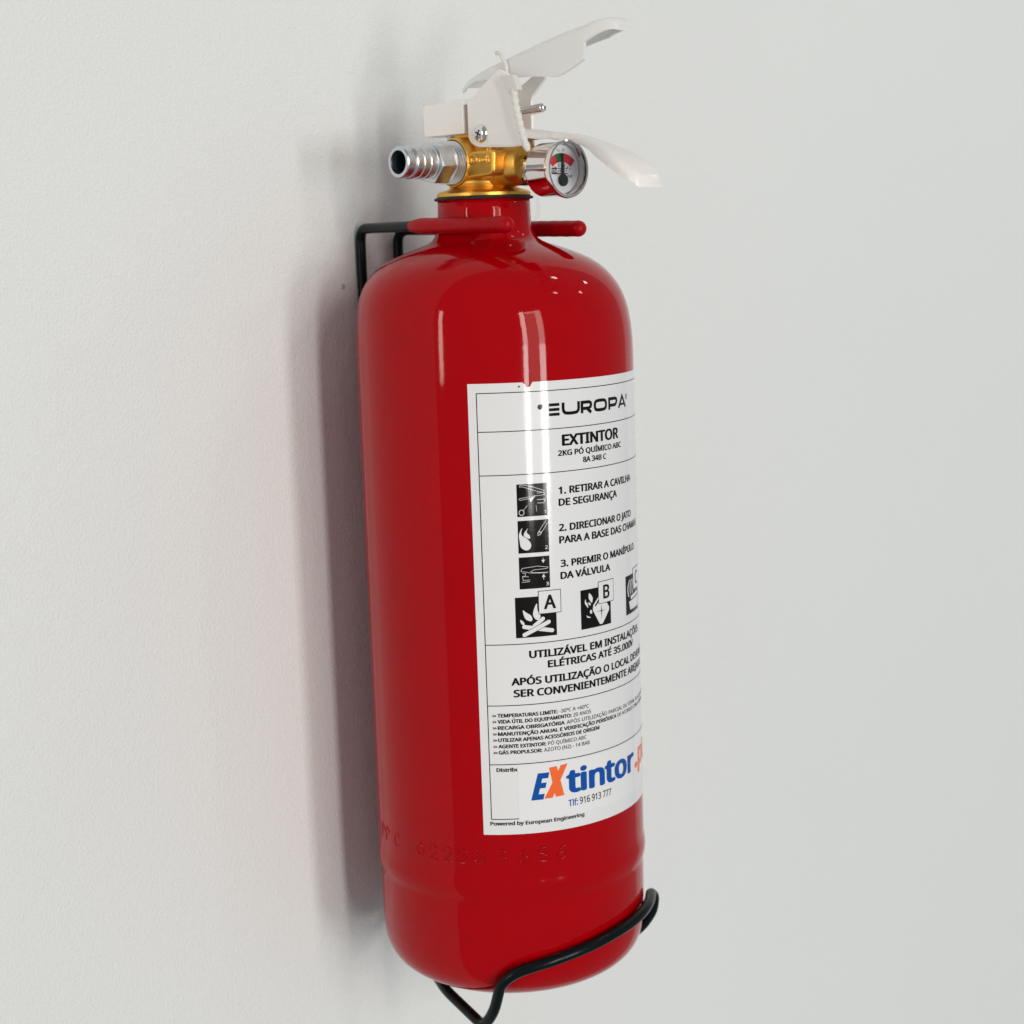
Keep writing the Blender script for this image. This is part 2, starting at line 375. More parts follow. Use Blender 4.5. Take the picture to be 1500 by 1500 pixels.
# ------------------------------------------------------------ extinguisher
ex = thing("fire_extinguisher", "red fire extinguisher with white printed label, brass valve and gauge on the wall", "fire extinguisher", (0, 0, -296.8))
LAT = Vector((0.725, -0.688, 0))
def lean(z):
    t = max(0.0, min(1.0, (z+40)/44.0)); t = t*t*(3-2*t)
    return LAT*(-2.4*t)
prof = [(-296.8, 0), (-296.75, 16), (-296.6, 28), (-296.3, 33.5), (-295.8, 38.3), (-295.0, 41.6), (-293.8, 45.0), (-292.0, 47.8), (-290.0, 50.0), (-287.5, 51.8), (-284.5, 53.1), (-280.5, 54.0), (-275, 54.5), (-262, 54.6), (-254.0, 54.62),
        (-252.8, 54.66), (-251.8, 54.85), (-250.6, 55.2), (-249.4, 55.4), (-248.0, 55.55), (-246.8, 55.57), (-245.6, 55.49), (-244.0, 55.28), (-242.4, 55.1), (-241.0, 55.02), (-237.5, 55.0), (-225, 55.0), (-180, 55.0), (-120, 55.0), (-60, 55.0), (-46, 55.0), (-39, 54.85), (-33, 54.45),
        (-28, 53.9), (-24, 53.1), (-20.5, 52.0), (-17.5, 50.6), (-14.5, 48.7), (-12, 46.6), (-9.6, 44.0), (-7.4, 40.8), (-5.4, 36.8), (-3.6, 32.4), (-2.2, 28.4), (-1.1, 25.2), (-0.2, 22.8), (0.8, 21.2), (2.2, 20.0), (4.2, 19.1), (7, 18.5), (12, 18.3), (16.6, 18.2), (16.9, 17.6), (17.0, 10)]
bm = bmesh.new(); lathe(bm, prof, (0, 0, 0), (0, 0, 1), 160, shift=lean)
tank = obj("cylinder", bm, M['red'], ex, smooth=70)
# stamped serial number: raised strokes under the paint
DG = {'0': [[(.5, 0), (.85, .2), (.9, .5), (.85, .8), (.5, 1), (.15, .8), (.1, .5), (.15, .2), (.5, 0)]],
      '2': [[(.1, .75), (.3, .97), (.65, .98), (.88, .75), (.75, .5), (.1, .02), (.9, .02)]],
      '3': [[(.1, .85), (.4, 1), (.8, .85), (.75, .6), (.45, .52)], [(.45, .52), (.85, .38), (.85, .12), (.5, 0), (.1, .12)]],
      '6': [[(.8, .95), (.4, .75), (.12, .35), (.25, .05), (.6, 0), (.88, .2), (.75, .45), (.4, .48), (.15, .3)]],
      '8': [[(.5, .52), (.15, .7), (.25, .95), (.5, 1), (.75, .95), (.85, .7), (.5, .52), (.1, .28), (.25, .03), (.5, 0), (.75, .03), (.9, .28), (.5, .52)]],
      'P': [[(.15, 0), (.15, 1), (.7, .95), (.85, .75), (.65, .5), (.15, .48)]],
      'C': [[(.85, .85), (.5, 1), (.15, .75), (.12, .3), (.45, 0), (.85, .15)]]}
bm = bmesh.new()
for ch, u in zip("PPC0222036 36".replace(' ', ''), (-112, -106.5, -98, -83.5, -76.6, -70.0, -63.6, -57.0, -48.0, -39.8, -31.9, -24.2)):
    ch = {-57.0: '0', -48.0: '3', -39.8: '6', -31.9: '8', -24.2: '6'}.get(u, ch)
    for st in DG[ch]:
        q = curve2([(u+a*4.3, -236.7+b*5.4+(0.5 if u > -50 else 0)) for a, b in st], 4, closed=False)
        tube(bm, [wrap(a, b, 54.98 if u > -90 else 54.82) for a, b in q], 0.46, 8)
obj("stamped_number", bm, M['red'], tank, smooth=70)

# black sealing washer, brass valve
HX, HY = -1.7, 1.6          # the valve sits a little off the cylinder axis
bm = bmesh.new()
lathe(bm, [(16.4, 17.5), (16.4, 19.2), (16.75, 19.55), (17.3, 19.4), (17.5, 17.2)], (HX, HY, 0), (0, 0, 1), 72, closed=True)
for k, v in enumerate(bm.verts):
    v.co.z += 0.22*math.sin(v.co.x*1.3+v.co.y*2.1)*math.sin(v.co.y*0.9)
obj("seal_ring", bm, M['rubber'], ex)
bm = bmesh.new()
lathe(bm, [(17.2, 8), (17.2, 18.0), (17.8, 18.5), (18.9, 18.4), (19.6, 17.6), (20.2, 15.6), (20.6, 14.2), (21.3, 13.1), (22.0, 13.4), (22.9, 13.7), (23.8, 13.5), (24.6, 12.7), (25.4, 11.8), (26.5, 11.0), (29, 10.6), (30, 0)], (HX, HY, 0), (0, 0, 1), 72)
valve = obj("valve_body", bm, M['brass'], ex)
bm = bmesh.new(); prism(bm, round_poly([(-13, 23.5), (9.5, 23.5), (10, 38.5), (-12, 38.5)], 2.2), -11.2, 8.5)
obj("valve_block", bm, M['brass'], valve, bevel=1.2)
bm = bmesh.new(); prism(bm, round_poly([(-18.6, 25.0), (9.5, 23.6), (11.5, 27), (11.5, 34.4), (-19.2, 34.4)], [2.5, 2, 2, 1.5, 1.5]), -15.4, -4)
obj("valve_cheek", bm, M['brass'], valve, bevel=1.0)
bm = bmesh.new(); prism(bm, round_poly([(-3.5, 36.5), (9.2, 36.5), (9.2, 50), (-3.5, 50)], 1.0), -9.2, 6.5)
obj("valve_neck", bm, M['brass'], valve, bevel=0.9)
bm = bmesh.new(); lathe(bm, [(-5, 10.2), (-1.0, 9.7), (2.6, 9.5), (4.6, 9.35), (5.2, 9.1), (5.3, 8.8), (5.0, 8.55), (2.5, 8.5), (2.5, 7)], (-11.0, 3.5, 30.7), (-1, 0, 0), 48)
obj("outlet_boss", bm, M['brass'], valve)
bm = bmesh.new(); lathe(bm, [(-4, 9.6), (1.5, 9.4), (2.6, 8.7), (4.5, 8.2), (13.9, 8.0), (14.6, 7.5), (14.6, 3)], (-2.0, -9.6, 29.0), (0, -1, 0), 48)
obj("gauge_boss", bm, M['brass'], valve)
# cast lettering in a rounded cartouche on the near face
XF = -15.4
fx = lambda a, b, r: (XF-r, -a, b)
bm = bmesh.new(); prism(bm, round_poly([(-17.0, 29.2), (-4.0, 29.4), (-4.2, 33.5), (-16.2, 33.6)], 1.6), XF-0.28, XF+0.4)
obj("cast_cartouche", bm, M['brass'], valve, bevel=0.25)
bm = bmesh.new()
for pts_ in ([(1.6, 33.9), (0.7, 34.2), (0.1, 33.2), (0.3, 31.5), (1.1, 31.0)], [(0.4, 34.6), (1.7, 34.5)],
             [(3.4, 33.4), (2.6, 33.8), (1.9, 32.8), (2.1, 31.3), (2.9, 30.9), (3.6, 31.4)],
             [(4.0, 32.8), (4.2, 31.3), (4.8, 31.2), (5.2, 32.7), (5.2, 31.2)], [(5.8, 32.6), (6.2, 31.1), (6.4, 32.6), (7.0, 31.3), (7.2, 32.7)],
             [(7.9, 33.2), (7.8, 31.4), (8.4, 31.1)], [(7.4, 32.5), (8.6, 32.6)]):
    tube(bm, [(XF-0.32, -a*1.38-4.6, (b-32.5)*0.95+31.4) for a, b in curve2(pts_, 4, closed=False)], 0.36, 8)
obj("cast_lettering", bm, M['brass'], valve)

# zinc hose barb screwed into the outlet
ny, nz = 3.5, 30.7
bm = bmesh.new()
p = [(0, 7.6)]
for k in range(4): p += [(0.4+k*1.45, 7.35), (0.95+k*1.45, 8.3), (1.15+k*1.45, 8.3), (1.7+k*1.45, 7.35)]
p += [(6.6, 7.2), (6.7, 5)]
lathe(bm, p, (-15.2, ny, nz), (-1, 0, 0), 48)
nozzle = obj("hose_barb", bm, M['zinc'], ex, smooth=30)
bm = bmesh.new(); hexp = [(8.4*math.cos(math.radians(60*k+12)), 8.4*math.sin(math.radians(60*k+12))) for k in range(6)]
prism(bm, [(ny+a, nz+b) for a, b in hexp], -20.6, -27.9)
obj("hex_collar", bm, M['zinc'], nozzle, smooth=20, bevel=0.45)
bm = bmesh.new()
p = [(0, 6.4), (1.0, 6.35)]
for k in range(3): p += [(1.2+k*3.4, 5.98), (1.6+k*3.4, 5.98), (4.2+k*3.4, 6.35), (4.5+k*3.4, 6.2)]
p += [(12.0, 5.6), (15.4, 5.95), (15.9, 5.7), (15.9, 4.45), (15.2, 4.3)]
lathe(bm, p, (-27.6, ny, nz), (-1, 0, 0), 56)
obj("barbed_tail", bm, M['zinc'], nozzle, smooth=30)
bm = bmesh.new(); lathe(bm, [(15.4, 4.4), (2, 4.3), (0, 0)], (-27.6, ny, nz), (-1, 0, 0), 40)
obj("bore", bm, M['bore'], nozzle)

# pressure gauge facing away from the wall
gx, gz = -1.9, 26.0
G = lambda t: -t
bm = bmesh.new()
lathe(bm, [(21.5, 4), (21.5, 5.3), (30.4, 5.3), (30.9, 5.6), (31.4, 8.6), (32.0, 9.8), (33.0, 10.1), (42.2, 10.1), (42.6, 10.3), (43.2, 10.75), (44.6, 10.95), (45.3, 10.7), (45.5, 10.2), (45.3, 9.8), (44.6, 9.55), (41.2, 9.3), (41.0, 8.0), (41.0, 0)], (gx, 0, gz), (0, -1, 0), 72)
gauge = obj("pressure_gauge", bm, M['chrome'], ex, smooth=35)
bm = bmesh.new(); prism(bm, [(5.9*math.cos(math.radians(60*k+30)), 5.9*math.sin(math.radians(60*k+30))) for k in range(6)], -27, -31.6, f=lambda a, b, x: (gx+a*1.15, x, gz+b*1.15))
obj("hex_nut", bm, M['chrome'], gauge, smooth=20, bevel=0.3)
dp = lambda a, b, r: (gx+a, -41.2-r, gz+b)
def disc(bm, r, off, n=48, c=(0, 0)): shape(bm, [(c[0]+r*math.cos(2*math.pi*k/n), c[1]+r*math.sin(2*math.pi*k/n)) for k in range(n)], off, dp)
bm = bmesh.new(); disc(bm, 8.9, 0.05); obj("dial", bm, M['dial'], gauge, smooth=0)
def sector(bm, c, r0, r1, a0, a1, off, n=10):
    P = [(c[0]+r1*math.sin(math.radians(a0+(a1-a0)*k/n)), c[1]+r1*math.cos(math.radians(a0+(a1-a0)*k/n))) for k in range(n+1)]
    Q = [(c[0]+r0*math.sin(math.radians(a0+(a1-a0)*k/n)), c[1]+r0*math.cos(math.radians(a0+(a1-a0)*k/n))) for k in range(n+1)]
    for k in range(n): patch(bm, [Q[k], Q[k+1], P[k+1], P[k]], off, dp, step=50)
pc = (0.3, -4.0)
bm = bmesh.new(); sector(bm, pc, 6.7, 9.9, -44, -21, 0.12); sector(bm, pc, 6.7, 9.9, 8, 44, 0.12); obj("red_zone", bm, M['dred'], gauge, smooth=0)
bm = bmesh.new(); sector(bm, pc, 6.7, 9.9, -21, 8, 0.12); obj("green_zone", bm, M['dgreen'], gauge, smooth=0)
bm = bmesh.new()
add_text(bm, "12", -2.2, -0.6, 6.4, 0.9, 0.12, place=dp); add_text(bm, "15", 0.5, 2.0, 6.5, 0.9, 0.12, place=dp)
add_text(bm, "0", -6.9, -6.2, 1.2, 1.0, 0.12, place=dp); add_text(bm, "bar", 3.3, 5.9, -3.0, 1.2, 0.12, place=dp); add_text(bm, "x", 4.2, 5.0, -0.2, 1.0, 0.12, place=dp)
for a in (-36, -16, 16, 34):
    q = math.radians(a); stroke(bm, [(pc[0]+5.0*math.sin(q), pc[1]+5.0*math.cos(q)), (pc[0]+6.2*math.sin(q), pc[1]+6.2*math.cos(q))], 0.35, 0.12, dp)
rect(bm, -5.0, -2.2, -1.8, 0.5, 0.12, place=dp); stroke(bm, [(-2.2, -1.6), (3.4, -1.6)], 0.35, 0.12, dp); stroke(bm, [(-2.2, 0.3), (3.4, 0.3)], 0.25, 0.12, dp)
for k in range(5): stroke(bm, [(-1.8+k*1.05, -1.1), (-1.3+k*1.05, -0.2)], 0.3, 0.12, dp)
obj("dial_print", bm, M['dblack'], gauge, smooth=0)
bm = bmesh.new(); add_text(bm, "EM", -4.7, -2.5, -1.2, 1.2, 0.2, place=dp); obj("dial_letters", bm, M['dial'], gauge, smooth=0)
bm = bmesh.new(); prism(bm, [(pc[0]-0.75, pc[1]), (pc[0]+0.75, pc[1]), (pc[0]+0.35, pc[1]+9.7), (pc[0]-0.35, pc[1]+9.7)], 0.45, 0.85, f=lambda a, b, x: dp(a, b, x))
lathe(bm, [(0.3, 2.2), (1.2, 2.2), (1.4, 2.0), (1.4, 0)], (gx+pc[0], -41.2, gz+pc[1]), (0, -1, 0), 32)
obj("needle", bm, M['dblack'], gauge, smooth=30)
bm = bmesh.new(); lathe(bm, [(44.0, 0), (44.0, 9.45), (44.5, 9.45), (44.7, 8.6), (44.9, 0)], (gx, 0, gz), (0, -1, 0), 64)
obj("gauge_lens", bm, M['glass'], gauge)

# white sheet-steel handle: two ears, rear cover and the carry grip
def ear(xa, xb, poly, name):
    bm = bmesh.new(); prism(bm, poly, xa, xb); return obj(name, bm, M['white'], grip, bevel=0.35, smooth=35)
bm = bmesh.new()
st = [(-12, 43.4, -8, 5.0), (-20, 42.4, -6, 4.0), (-28, 41.1, -2, 2.6), (-36, 39.9, 1.6, 2.4), (-46, 38.3, 1.6, 3.0), (-54, 36.2, -0.8, 3.6), (-60, 34.2, -3.6, 4.2), (-66, 32.1, -6.2, 4.7), (-71.5, 29.9, -8.0, 5.0), (-76, 27.7, -8.9, 5.0), (-79.5, 25.5, -9.1, 4.6), (-82, 23.6, -8.9, 3.8), (-83.8, 21.9, -8.2, 3.0), (-84.6, 20.6, -7.2, 2.4)]
sm = []
for p, q in zip(spline([(a, b, 0) for a, b, c, d in st], 4), spline([(c, d, 0) for a, b, c, d in st], 4)):
    xf = 9.0 if p.x > -78 else 9.0-((-78-p.x)/6.6)**2*3.6
    sm.append((p.x, p.y, (xf-q.x)/2, q.y, (xf+q.x)/2))
channel(bm, sm, 1.4, 3.0)
grip = obj("carry_handle", bm, M['white'], ex, smooth=40)
near = round_poly([(-2.4, 53.9), (-2.5, 38.6), (-7.0, 35.9), (-25.5, 34.9), (-33, 35.0), (-30, 47.6), (-26.5, 61.5), (-20.5, 64.0), (-12.8, 59.6), (-5.4, 54.7)], [1.2, 5.0, 3.0, 1, 1, 1, 1, 1, 1, 1.5])
ear(-12.7, -11.4, near, "ear_plate")
far = round_poly([(-0.2, 53.9), (-0.3, 38.6), (-5.2, 35.7), (-16, 35.0), (-16, 54.5), (-24.5, 61.5), (-19, 63.5), (-10.6, 59.4), (-3.2, 54.6)], [1.2, 5.0, 1, 1, 2, 1, 1, 1, 1.5])
ear(8.6, 10.0, far, "ear_plate")
# overlapping tongue of the grip on the ear (fine crease)
bm = bmesh.new(); prism(bm, [(-13.5, 36.3), (-32.2, 35.3), (-30.9, 42.3), (-16.5, 40.6), (-13.5, 39.9)], -12.95, -12.6); obj("grip_tongue", bm, M['white'], grip, bevel=0.15)
bm = bmesh.new(); prism(bm, round_poly([(0.2, 41.6), (23.0, 41.6), (23.2, 53.6), (2.0, 54.6), (0.2, 54.2)], [0.3, 0.3, 1.2, 2.4, 1]), -12.6, 9.5)
obj("rear_cover", bm, M['white'], grip, bevel=1.3)
bm = bmesh.new(); prism(bm, round_poly([(-5.0, 52.3), (6, 52.4), (6, 54.3), (-5, 54.5)], 0.6), -12.3, 9.4); obj("cover_fold", bm, M['white'], grip, bevel=0.6)
bm = bmesh.new(); tube(bm, [(-3, 18.0, 38.2), (-3, 18.0, 43)], 1.6, 14); obj("valve_stem", bm, M['zinc'], grip)
# screw
bm = bmesh.new(); lathe(bm, [(-0.5, 3.6), (0.15, 3.55), (0.9, 3.1), (1.5, 2.2), (1.8, 0.9), (1.85, 0)], (-12.7, -9.9, 40.9), (-1, 0, 0), 36)
screw = obj("pivot_screw", bm, M['chrome'], ex)
bm = bmesh.new()
for a in (25, 115):
    ca, sa = math.cos(math.radians(a)), math.sin(math.radians(a)); q = []
    for s1, s2 in ((-1, -1), (1, -1), (1, 1), (-1, 1)): q.append((-9.9+ca*1.5*s1-sa*0.32*s2, 40.9+sa*1.5*s1+ca*0.32*s2))
    prism(bm, q, -14.6, -14.0)
obj("screw_slot", bm, M['dblack'], screw, smooth=0)

# squeeze lever
st = [(6.5, 60.9, 6.6, 0.8), (2, 63.0, 7.6, 2.2), (-6, 65.4, 8.0, 4.3), (-16, 67.7, 8.2, 6.7), (-27, 70.2, 8.2, 9.6), (-38, 72.6, 8.2, 12.8), (-46, 74.3, 8.0, 15.2), (-52, 75.4, 7.8, 14.6), (-57.5, 76.2, 7.6, 13.2), (-59.6, 76.5, 7.5, 12.4)]
st2 = [(-60.0, 76.8, 7.4, 6.6), (-63.5, 77.6, 7.0, 6.0), (-67, 78.0, 6.4, 5.2), (-70, 77.8, 5.8, 4.4), (-72.2, 77.0, 5.2, 3.6), (-73.6, 75.8, 4.2, 2.8)]
bm = bmesh.new()
sm = [(p.x, p.y, q.x, q.y) for p, q in zip(spline([(a, b, 0) for a, b, c, d in st], 3), spline([(c, d, 0) for a, b, c, d in st], 3))]
sm += [(p.x, p.y, q.x, q.y) for p, q in zip(spline([(a, b, 0) for a, b, c, d in st2], 3), spline([(c, d, 0) for a, b, c, d in st2], 3))]
channel(bm, sm, 1.2, 3.2, far=4.0)
lever = obj("squeeze_lever", bm, M['lever'], ex, smooth=40)
# safety pin
bm = bmesh.new(); tube(bm, [(-3.0, -16, 47.7), (-3.0, -33.2, 49.0)], 1.75, 20, cap='round')
obj("safety_pin", bm, M['chrome'], ex)
# white tie through the pin, its head on the lever and its loop by the neck
bm = bmesh.new()
def bead(s): return 1.35+0.16*math.sin(s*2.2)
path = spline([(-14.2, -30.0, 55.0), (-14.4, -30.8, 51), (-14.5, -32.0, 46.5), (-14.4, -33.2, 42), (-14.0, -34.3, 37.5), (-13.2, -35.2, 33.8)], 14)
tube(bm, path, bead, 12)
tie = obj("seal_tie", bm, M['tie'], ex)
bm = bmesh.new(); prism(bm, round_poly([(-23.4, 61.2), (-30.6, 61.0), (-33.0, 55.4), (-28.0, 53.8)], 0.8), -15.0, -12.4); obj("tie_head", bm, M['tie'], tie, bevel=0.4)
bm = bmesh.new(); tube(bm, spline([(-8, -15.0, 70.6), (-8.8, -18.0, 69.5), (-9.2, -21.0, 65.6), (-9.4, -21.5, 62)], 5), 0.8, 10); obj("tie_tail", bm, M['tie'], tie)
lp = lambda l, z, dpt=0: (LAT.x*l+0.688*dpt, LAT.y*l+0.725*dpt, z)
bm = bmesh.new()
loop = spline([lp(15.5, 22, 4), lp(18.3, 18, 4), lp(19.0, 14, 4), lp(18.9, 10.5, 4), lp(17.6, 6.5, 4)], 8)
ra = []
for i, p_ in enumerate(loop):
    ra.append([bm.verts.new((p_.x+LAT.x*a+0.688*b, p_.y+LAT.y*a+0.725*b, p_.z)) for a, b in ((-0.9, -0.5), (0.9, -0.5), (0.9, 0.5), (-0.9, 0.5))])
for A, B in zip(ra, ra[1:]):
    for k in range(4): bm.faces.new((A[k], A[(k+1) % 4], B[(k+1) % 4], B[k]))
bm.faces.new(ra[0]); bm.faces.new(ra[-1][::-1])
obj("tie_loop", bm, M['clear'], tie)

# ------------------------------------------------------------ printed label
def sheet(bm, u0, u1, z0, z1, ra, rb, notch=None, n=70):
    cols = [u0+(u1-u0)*k/n for k in range(n+1)]
    if notch: cols = sorted(set(cols + [q[0] for q in notch]))
    def top(u):
        if notch:
            for (a, za), (b, zb) in zip(notch, notch[1:]):
                if a <= u <= b: return za+(zb-za)*(u-a)/max(1e-6, b-a)
        return z1
    rows = []
    for u in cols:
        rows.append([bm.verts.new(wrap(u, z0, ra)), bm.verts.new(wrap(u, z0, rb)), bm.verts.new(wrap(u, top(u), rb)), bm.verts.new(wrap(u, top(u), ra))])
    for A, B in zip(rows, rows[1:]):
        for k in range(4): bm.faces.new((A[k], A[(k+1) % 4], B[(k+1) % 4], B[k]))
    bm.faces.new(rows[0]); bm.faces.new(rows[-1][::-1])
R1, R2 = 55.12, 55.17
bm = bmesh.new()
sheet(bm, -52.6, 50.4, -224.7, -51.5, 54.96, R1, notch=[(-32.2, -51.5), (-31.0, -52.6), (-30.6, -53.4), (-29.4, -53.3), (-28.6, -52.0), (-28.3, -51.5)])
label = obj("label", bm, M['paper'], ex, smooth=30)
def lab(name, fn, m='ink', parent=None, text=None):
    bm = bmesh.new(); fn(bm); wrap_mesh(bm); o = obj(name, bm, M[m], parent or label, smooth=0)
    return o
FL, FR = -49.35, 47.2
# ruled frame
def frame(bm):
    h = 0.16
    for z in (-55.05, -69.4, -85.7, -150.1, -173.75, -196.85): rect(bm, FL, FR, z-h, z+h, R2)
    rect(bm, FL, FR, -218.55-h, -218.55+h, R2)
    for u in (FL, FR): rect(bm, u-h, u+h, -218.55, -55.05, R2)
lab("frame_line", frame)
# maker's name: wide bold letters, E of three bars
def europa(bm):
    zb, zt = -64.6, -59.9; hb = 1.1
    for z in (zb+hb/2, (zb+zt)/2, zt-hb/2): rect(bm, -22.2, -17.9, z-hb/2, z+hb/2, R2)
    wd = 1.22; c = wd/2
    stroke(bm, curve2([(-16.3, zt), (-16.3, zb+2.0), (-15.6, zb+0.9), (-14.2, zb+c), (-11.6, zb+c), (-10.2, zb+0.9), (-9.5, zb+2.0), (-9.5, zt)], 3, False), wd, R2)
    stroke(bm, [(-7.9, zb), (-7.9, zt-c), (-4.4, zt-c), (-3.5, zt-1.1), (-3.4, zt-1.8), (-3.7, zt-2.5), (-4.6, zb+1.75), (-7.4, zb+1.75)], wd, R2)
    stroke(bm, [(-5.4, zb+1.7), (-3.4, zb)], wd*1.1, R2)
    stroke(bm, curve2([(-1.4, zb+2.35), (-1.1, zb+1.1), (0.1, zb+c), (3.4, zb+c), (4.7, zb+1.1), (5.0, zb+2.35), (4.7, zt-1.1), (3.4, zt-c), (0.1, zt-c), (-1.1, zt-1.1)], 3, True), wd, R2, closed=True)
    stroke(bm, [(7.1, zb), (7.1, zt-c), (11.1, zt-c), (12.1, zt-1.0), (12.3, zt-1.7), (11.9, zt-2.5), (11.1, zb+1.6), (7.6, zb+1.6)], wd, R2)
    stroke(bm, [(13.9, zb), (16.9, zt-0.2), (19.9, zb)], wd*0.95, R2); stroke(bm, [(15.2, zb+1.3), (18.6, zb+1.3)], 0.8, R2)
    shape(bm, curve2([(-26.4, -61.7), (-26.7, -60.7), (-25.9, -60.0), (-24.7, -60.2), (-24.8, -61.5), (-25.6, -61.9)], 3), R2)
    shape(bm, [(20.5, -60.0), (21.7, -59.8), (21.2, -62.0), (20.5, -61.9)], R2)
lab("maker_name", europa)
def line(name, s, u0, u1, z, cap, bold=0.02, xs=None, m='ink'):
    lab(name, lambda bm: add_text(bm, s, u0, u1, z, cap, R2, bold, xs=xs), m)
line("text_line", "EXTINTOR", -17.3, 13.0, -76.05, 4.2, 0.045)
line("text_line", "2KG PÓ QUÍMICO ABC", -19.1, 15.0, -79.75, 2.1, 0.04)
line("text_line", "8A 34B C", -8.1, 4.4, -83.1, 2.1, 0.04)
def para(name, rows):
    def f(bm):
        for s, u0, u1, z, cap, b in rows: add_text(bm, s, u0, u1, z, cap, R2, b)
    lab(name, f)
para("instruction_text", [("1. RETIRAR A CAVILHA", -19.3, 23.9, -94.1, 2.75, .042), ("DE SEGURANÇA", -19.4, 10.9, -98.6, 2.75, .042)])
para("instruction_text", [("2. DIRECIONAR O JATO", -19.6, 23.4, -108.2, 2.75, .042), ("PARA A BASE DAS CHAMAS", -19.6, 31.5, -112.9, 2.8, .042)])
para("instruction_text", [("3. PREMIR O MANÍPULO", -19.3, 26.5, -121.9, 2.75, .042), ("DA VÁLVULA", -19.5, 5.2, -126.55, 2.75, .042)])
line("text_line", "UTILIZÁVEL EM INSTALAÇÕES", -32.9, 30.5, -155.8, 2.9, .042)
line("text_line", "ELÉTRICAS ATÉ 35.000V", -25.7, 22.6, -160.05, 2.8, .042)
line("text_line", "APÓS UTILIZAÇÃO O LOCAL DEVERÁ", -40.0, 36.0, -166.0, 2.9, .042)
line("text_line", "SER CONVENIENTEMENTE AREJADO", -39.3, 35.5, -170.6, 2.9, .042)
small = [("TEMPERATURAS LIMITE:", " -30ºC A +60ºC", -8.4, -178.3), ("VIDA ÚTIL DO EQUIPAMENTO:", " 20 ANOS", -7.4, -180.65),
         ("RECARGA OBRIGATÓRIA", " APÓS UTILIZAÇÃO PARCIAL OU TOTAL OU A CADA 5 ANOS", 44.5, -183.1), ("MANUTENÇÃO ANUAL E VERIFICAÇÃO PERIÓDICA", " DE ACORDO COM A NORMA", 37.0, -185.5),
         ("UTILIZAR APENAS ACESSÓRIOS DE ORIGEM", "", -3.3, -187.9), ("AGENTE EXTINTOR:", " PÓ QUÍMICO ABC", -9.9, -190.4), ("GÁS PROPULSOR:", " AZOTO (N2) - 14 BAR", -8.4, -192.8)]
def width(s, b): V, _ = glyphs(s, b); return max(v.x for v in V)-min(v.x for v in V)
for a, b, uend, z in small:
    def f(bm, a=a, b=b, uend=uend, z=z):
        for du in (0, 0.75):
            stroke(bm, [(-47.6+du, z+1.0), (-47.0+du, z+0.62), (-47.6+du, z+0.24)], 0.28, R2)
        u0 = -45.75
        wa = width(a, 0.026); wb = width(b.strip(), 0.0)+0.26 if b else 0
        k = (uend-u0)/(wa+wb)
        add_text(bm, a, u0, u0+wa*k, z, 1.45, R2, 0.045)
        if b: add_text(bm, b.strip(), u0+(wa+0.26)*k, uend, z, 1.45, R2, 0.012)
    lab("text_line", f)
line("text_line", "Distribuído", -46.8, -34.5, -199.7, 1.5, .042)
line("text_line", "Powered by European Engineering", -49.9, -11.9, -221.0, 1.5, .04)

# instruction pictograms: black tiles with white line drawings
R3 = 55.215
def tile(u0, u1, z0, z1): 
    bm = bmesh.new(); rect(bm, u0, u1, z0, z1, R2); wrap_mesh(bm); return obj("pictogram_tile", bm, M['ink'], label, smooth=0)
def white(fn): lab("pictogram_drawing", fn, 'white_ink')
tile(-35.65, -24.0, -101.6, -89.35)
def d1(bm):
    U0, Z1 = -35.65, -89.35
    q = lambda x, y: (U0+x*11.65, Z1-y*12.25)
    stroke(bm, curve2([q(.09, .06), q(.13, .02), q(.25, .03), q(.5, .09), q(.93, .24)], 4, False), .16, R3)
    stroke(bm, curve2([q(.09, .08), q(.2, .08), q(.4, .15), q(.6, .22), q(.92, .3)], 4, False), .16, R3)
    stroke(bm, [q(.07, .46), q(.1, .43), q(.55, .38), q(.93, .36)], .15, R3); stroke(bm, [q(.07, .46), q(.11, .49), q(.5, .43)], .15, R3)
    shape(bm, [q(.62, .37), q(.52, .47), q(.45, .56), q(.42, .5), q(.4, .47), q(.52, .42), q(.58, .36)], R3)
    stroke(bm, [q(.66, .3), q(.9, .28), q(.9, .34)], .15, R3); stroke(bm, [q(.66, .5), q(.93, .5)], .2, R3); stroke(bm, [q(.66, .6), q(.9, .61)], .18, R3)
    stroke(bm, [q(.88, .46), q(.94, .52), q(.9, .58)], .2, R3)
    stroke(bm, [(q(.14, .87)[0]+0.95*math.cos(k*.393), q(.14, .87)[1]+1.0*math.sin(k*.393)) for k in range(16)], .22, R3, closed=True)
    stroke(bm, [q(.2, .8), q(.33, .66)], .15, R3)
    stroke(bm, [q(.62, .66), q(.64, .86)], .13, R3)
    add_text(bm, "1", q(.9, .9)[0], q(.95, .9)[0], q(.9, .93)[1], 1.2, R3, .02)
white(d1)
tile(-35.65, -23.8, -115.45, -103.1)
def d2(bm):
    q = lambda x, y: (-35.65+x*11.85, -103.1-y*12.35)
    shape(bm, curve2([q(.05, .62), q(.03, .45), q(.08, .3), q(.15, .22), q(.11, .33), q(.13, .45), q(.28, .55), q(.39, .68), q(.41, .8), q(.33, .9), q(.2, .9), q(.08, .8)], 4), R3)
    shape(bm, curve2([q(.2, .48), q(.2, .38), q(.28, .28), q(.32, .24), q(.28, .36), q(.37, .46), q(.37, .56)], 4), R3)
    stroke(bm, [q(.63, .43), q(.67, .36), q(.77, .38), q(.72, .46)], .18, R3, closed=True); stroke(bm, [q(.67, .36), q(.93, .02)], .16, R3); stroke(bm, [q(.77, .38), q(.99, .1)], .16, R3)
    stroke(bm, [q(.62, .48), q(.68, .48)], .15, R3); stroke(bm, [q(.68, .38), q(.75, .41)], .2, R3)
    add_text(bm, "2", q(.87, .9)[0], q(.96, .9)[0], q(.9, .91)[1], 1.3, R3, .015)
white(d2)
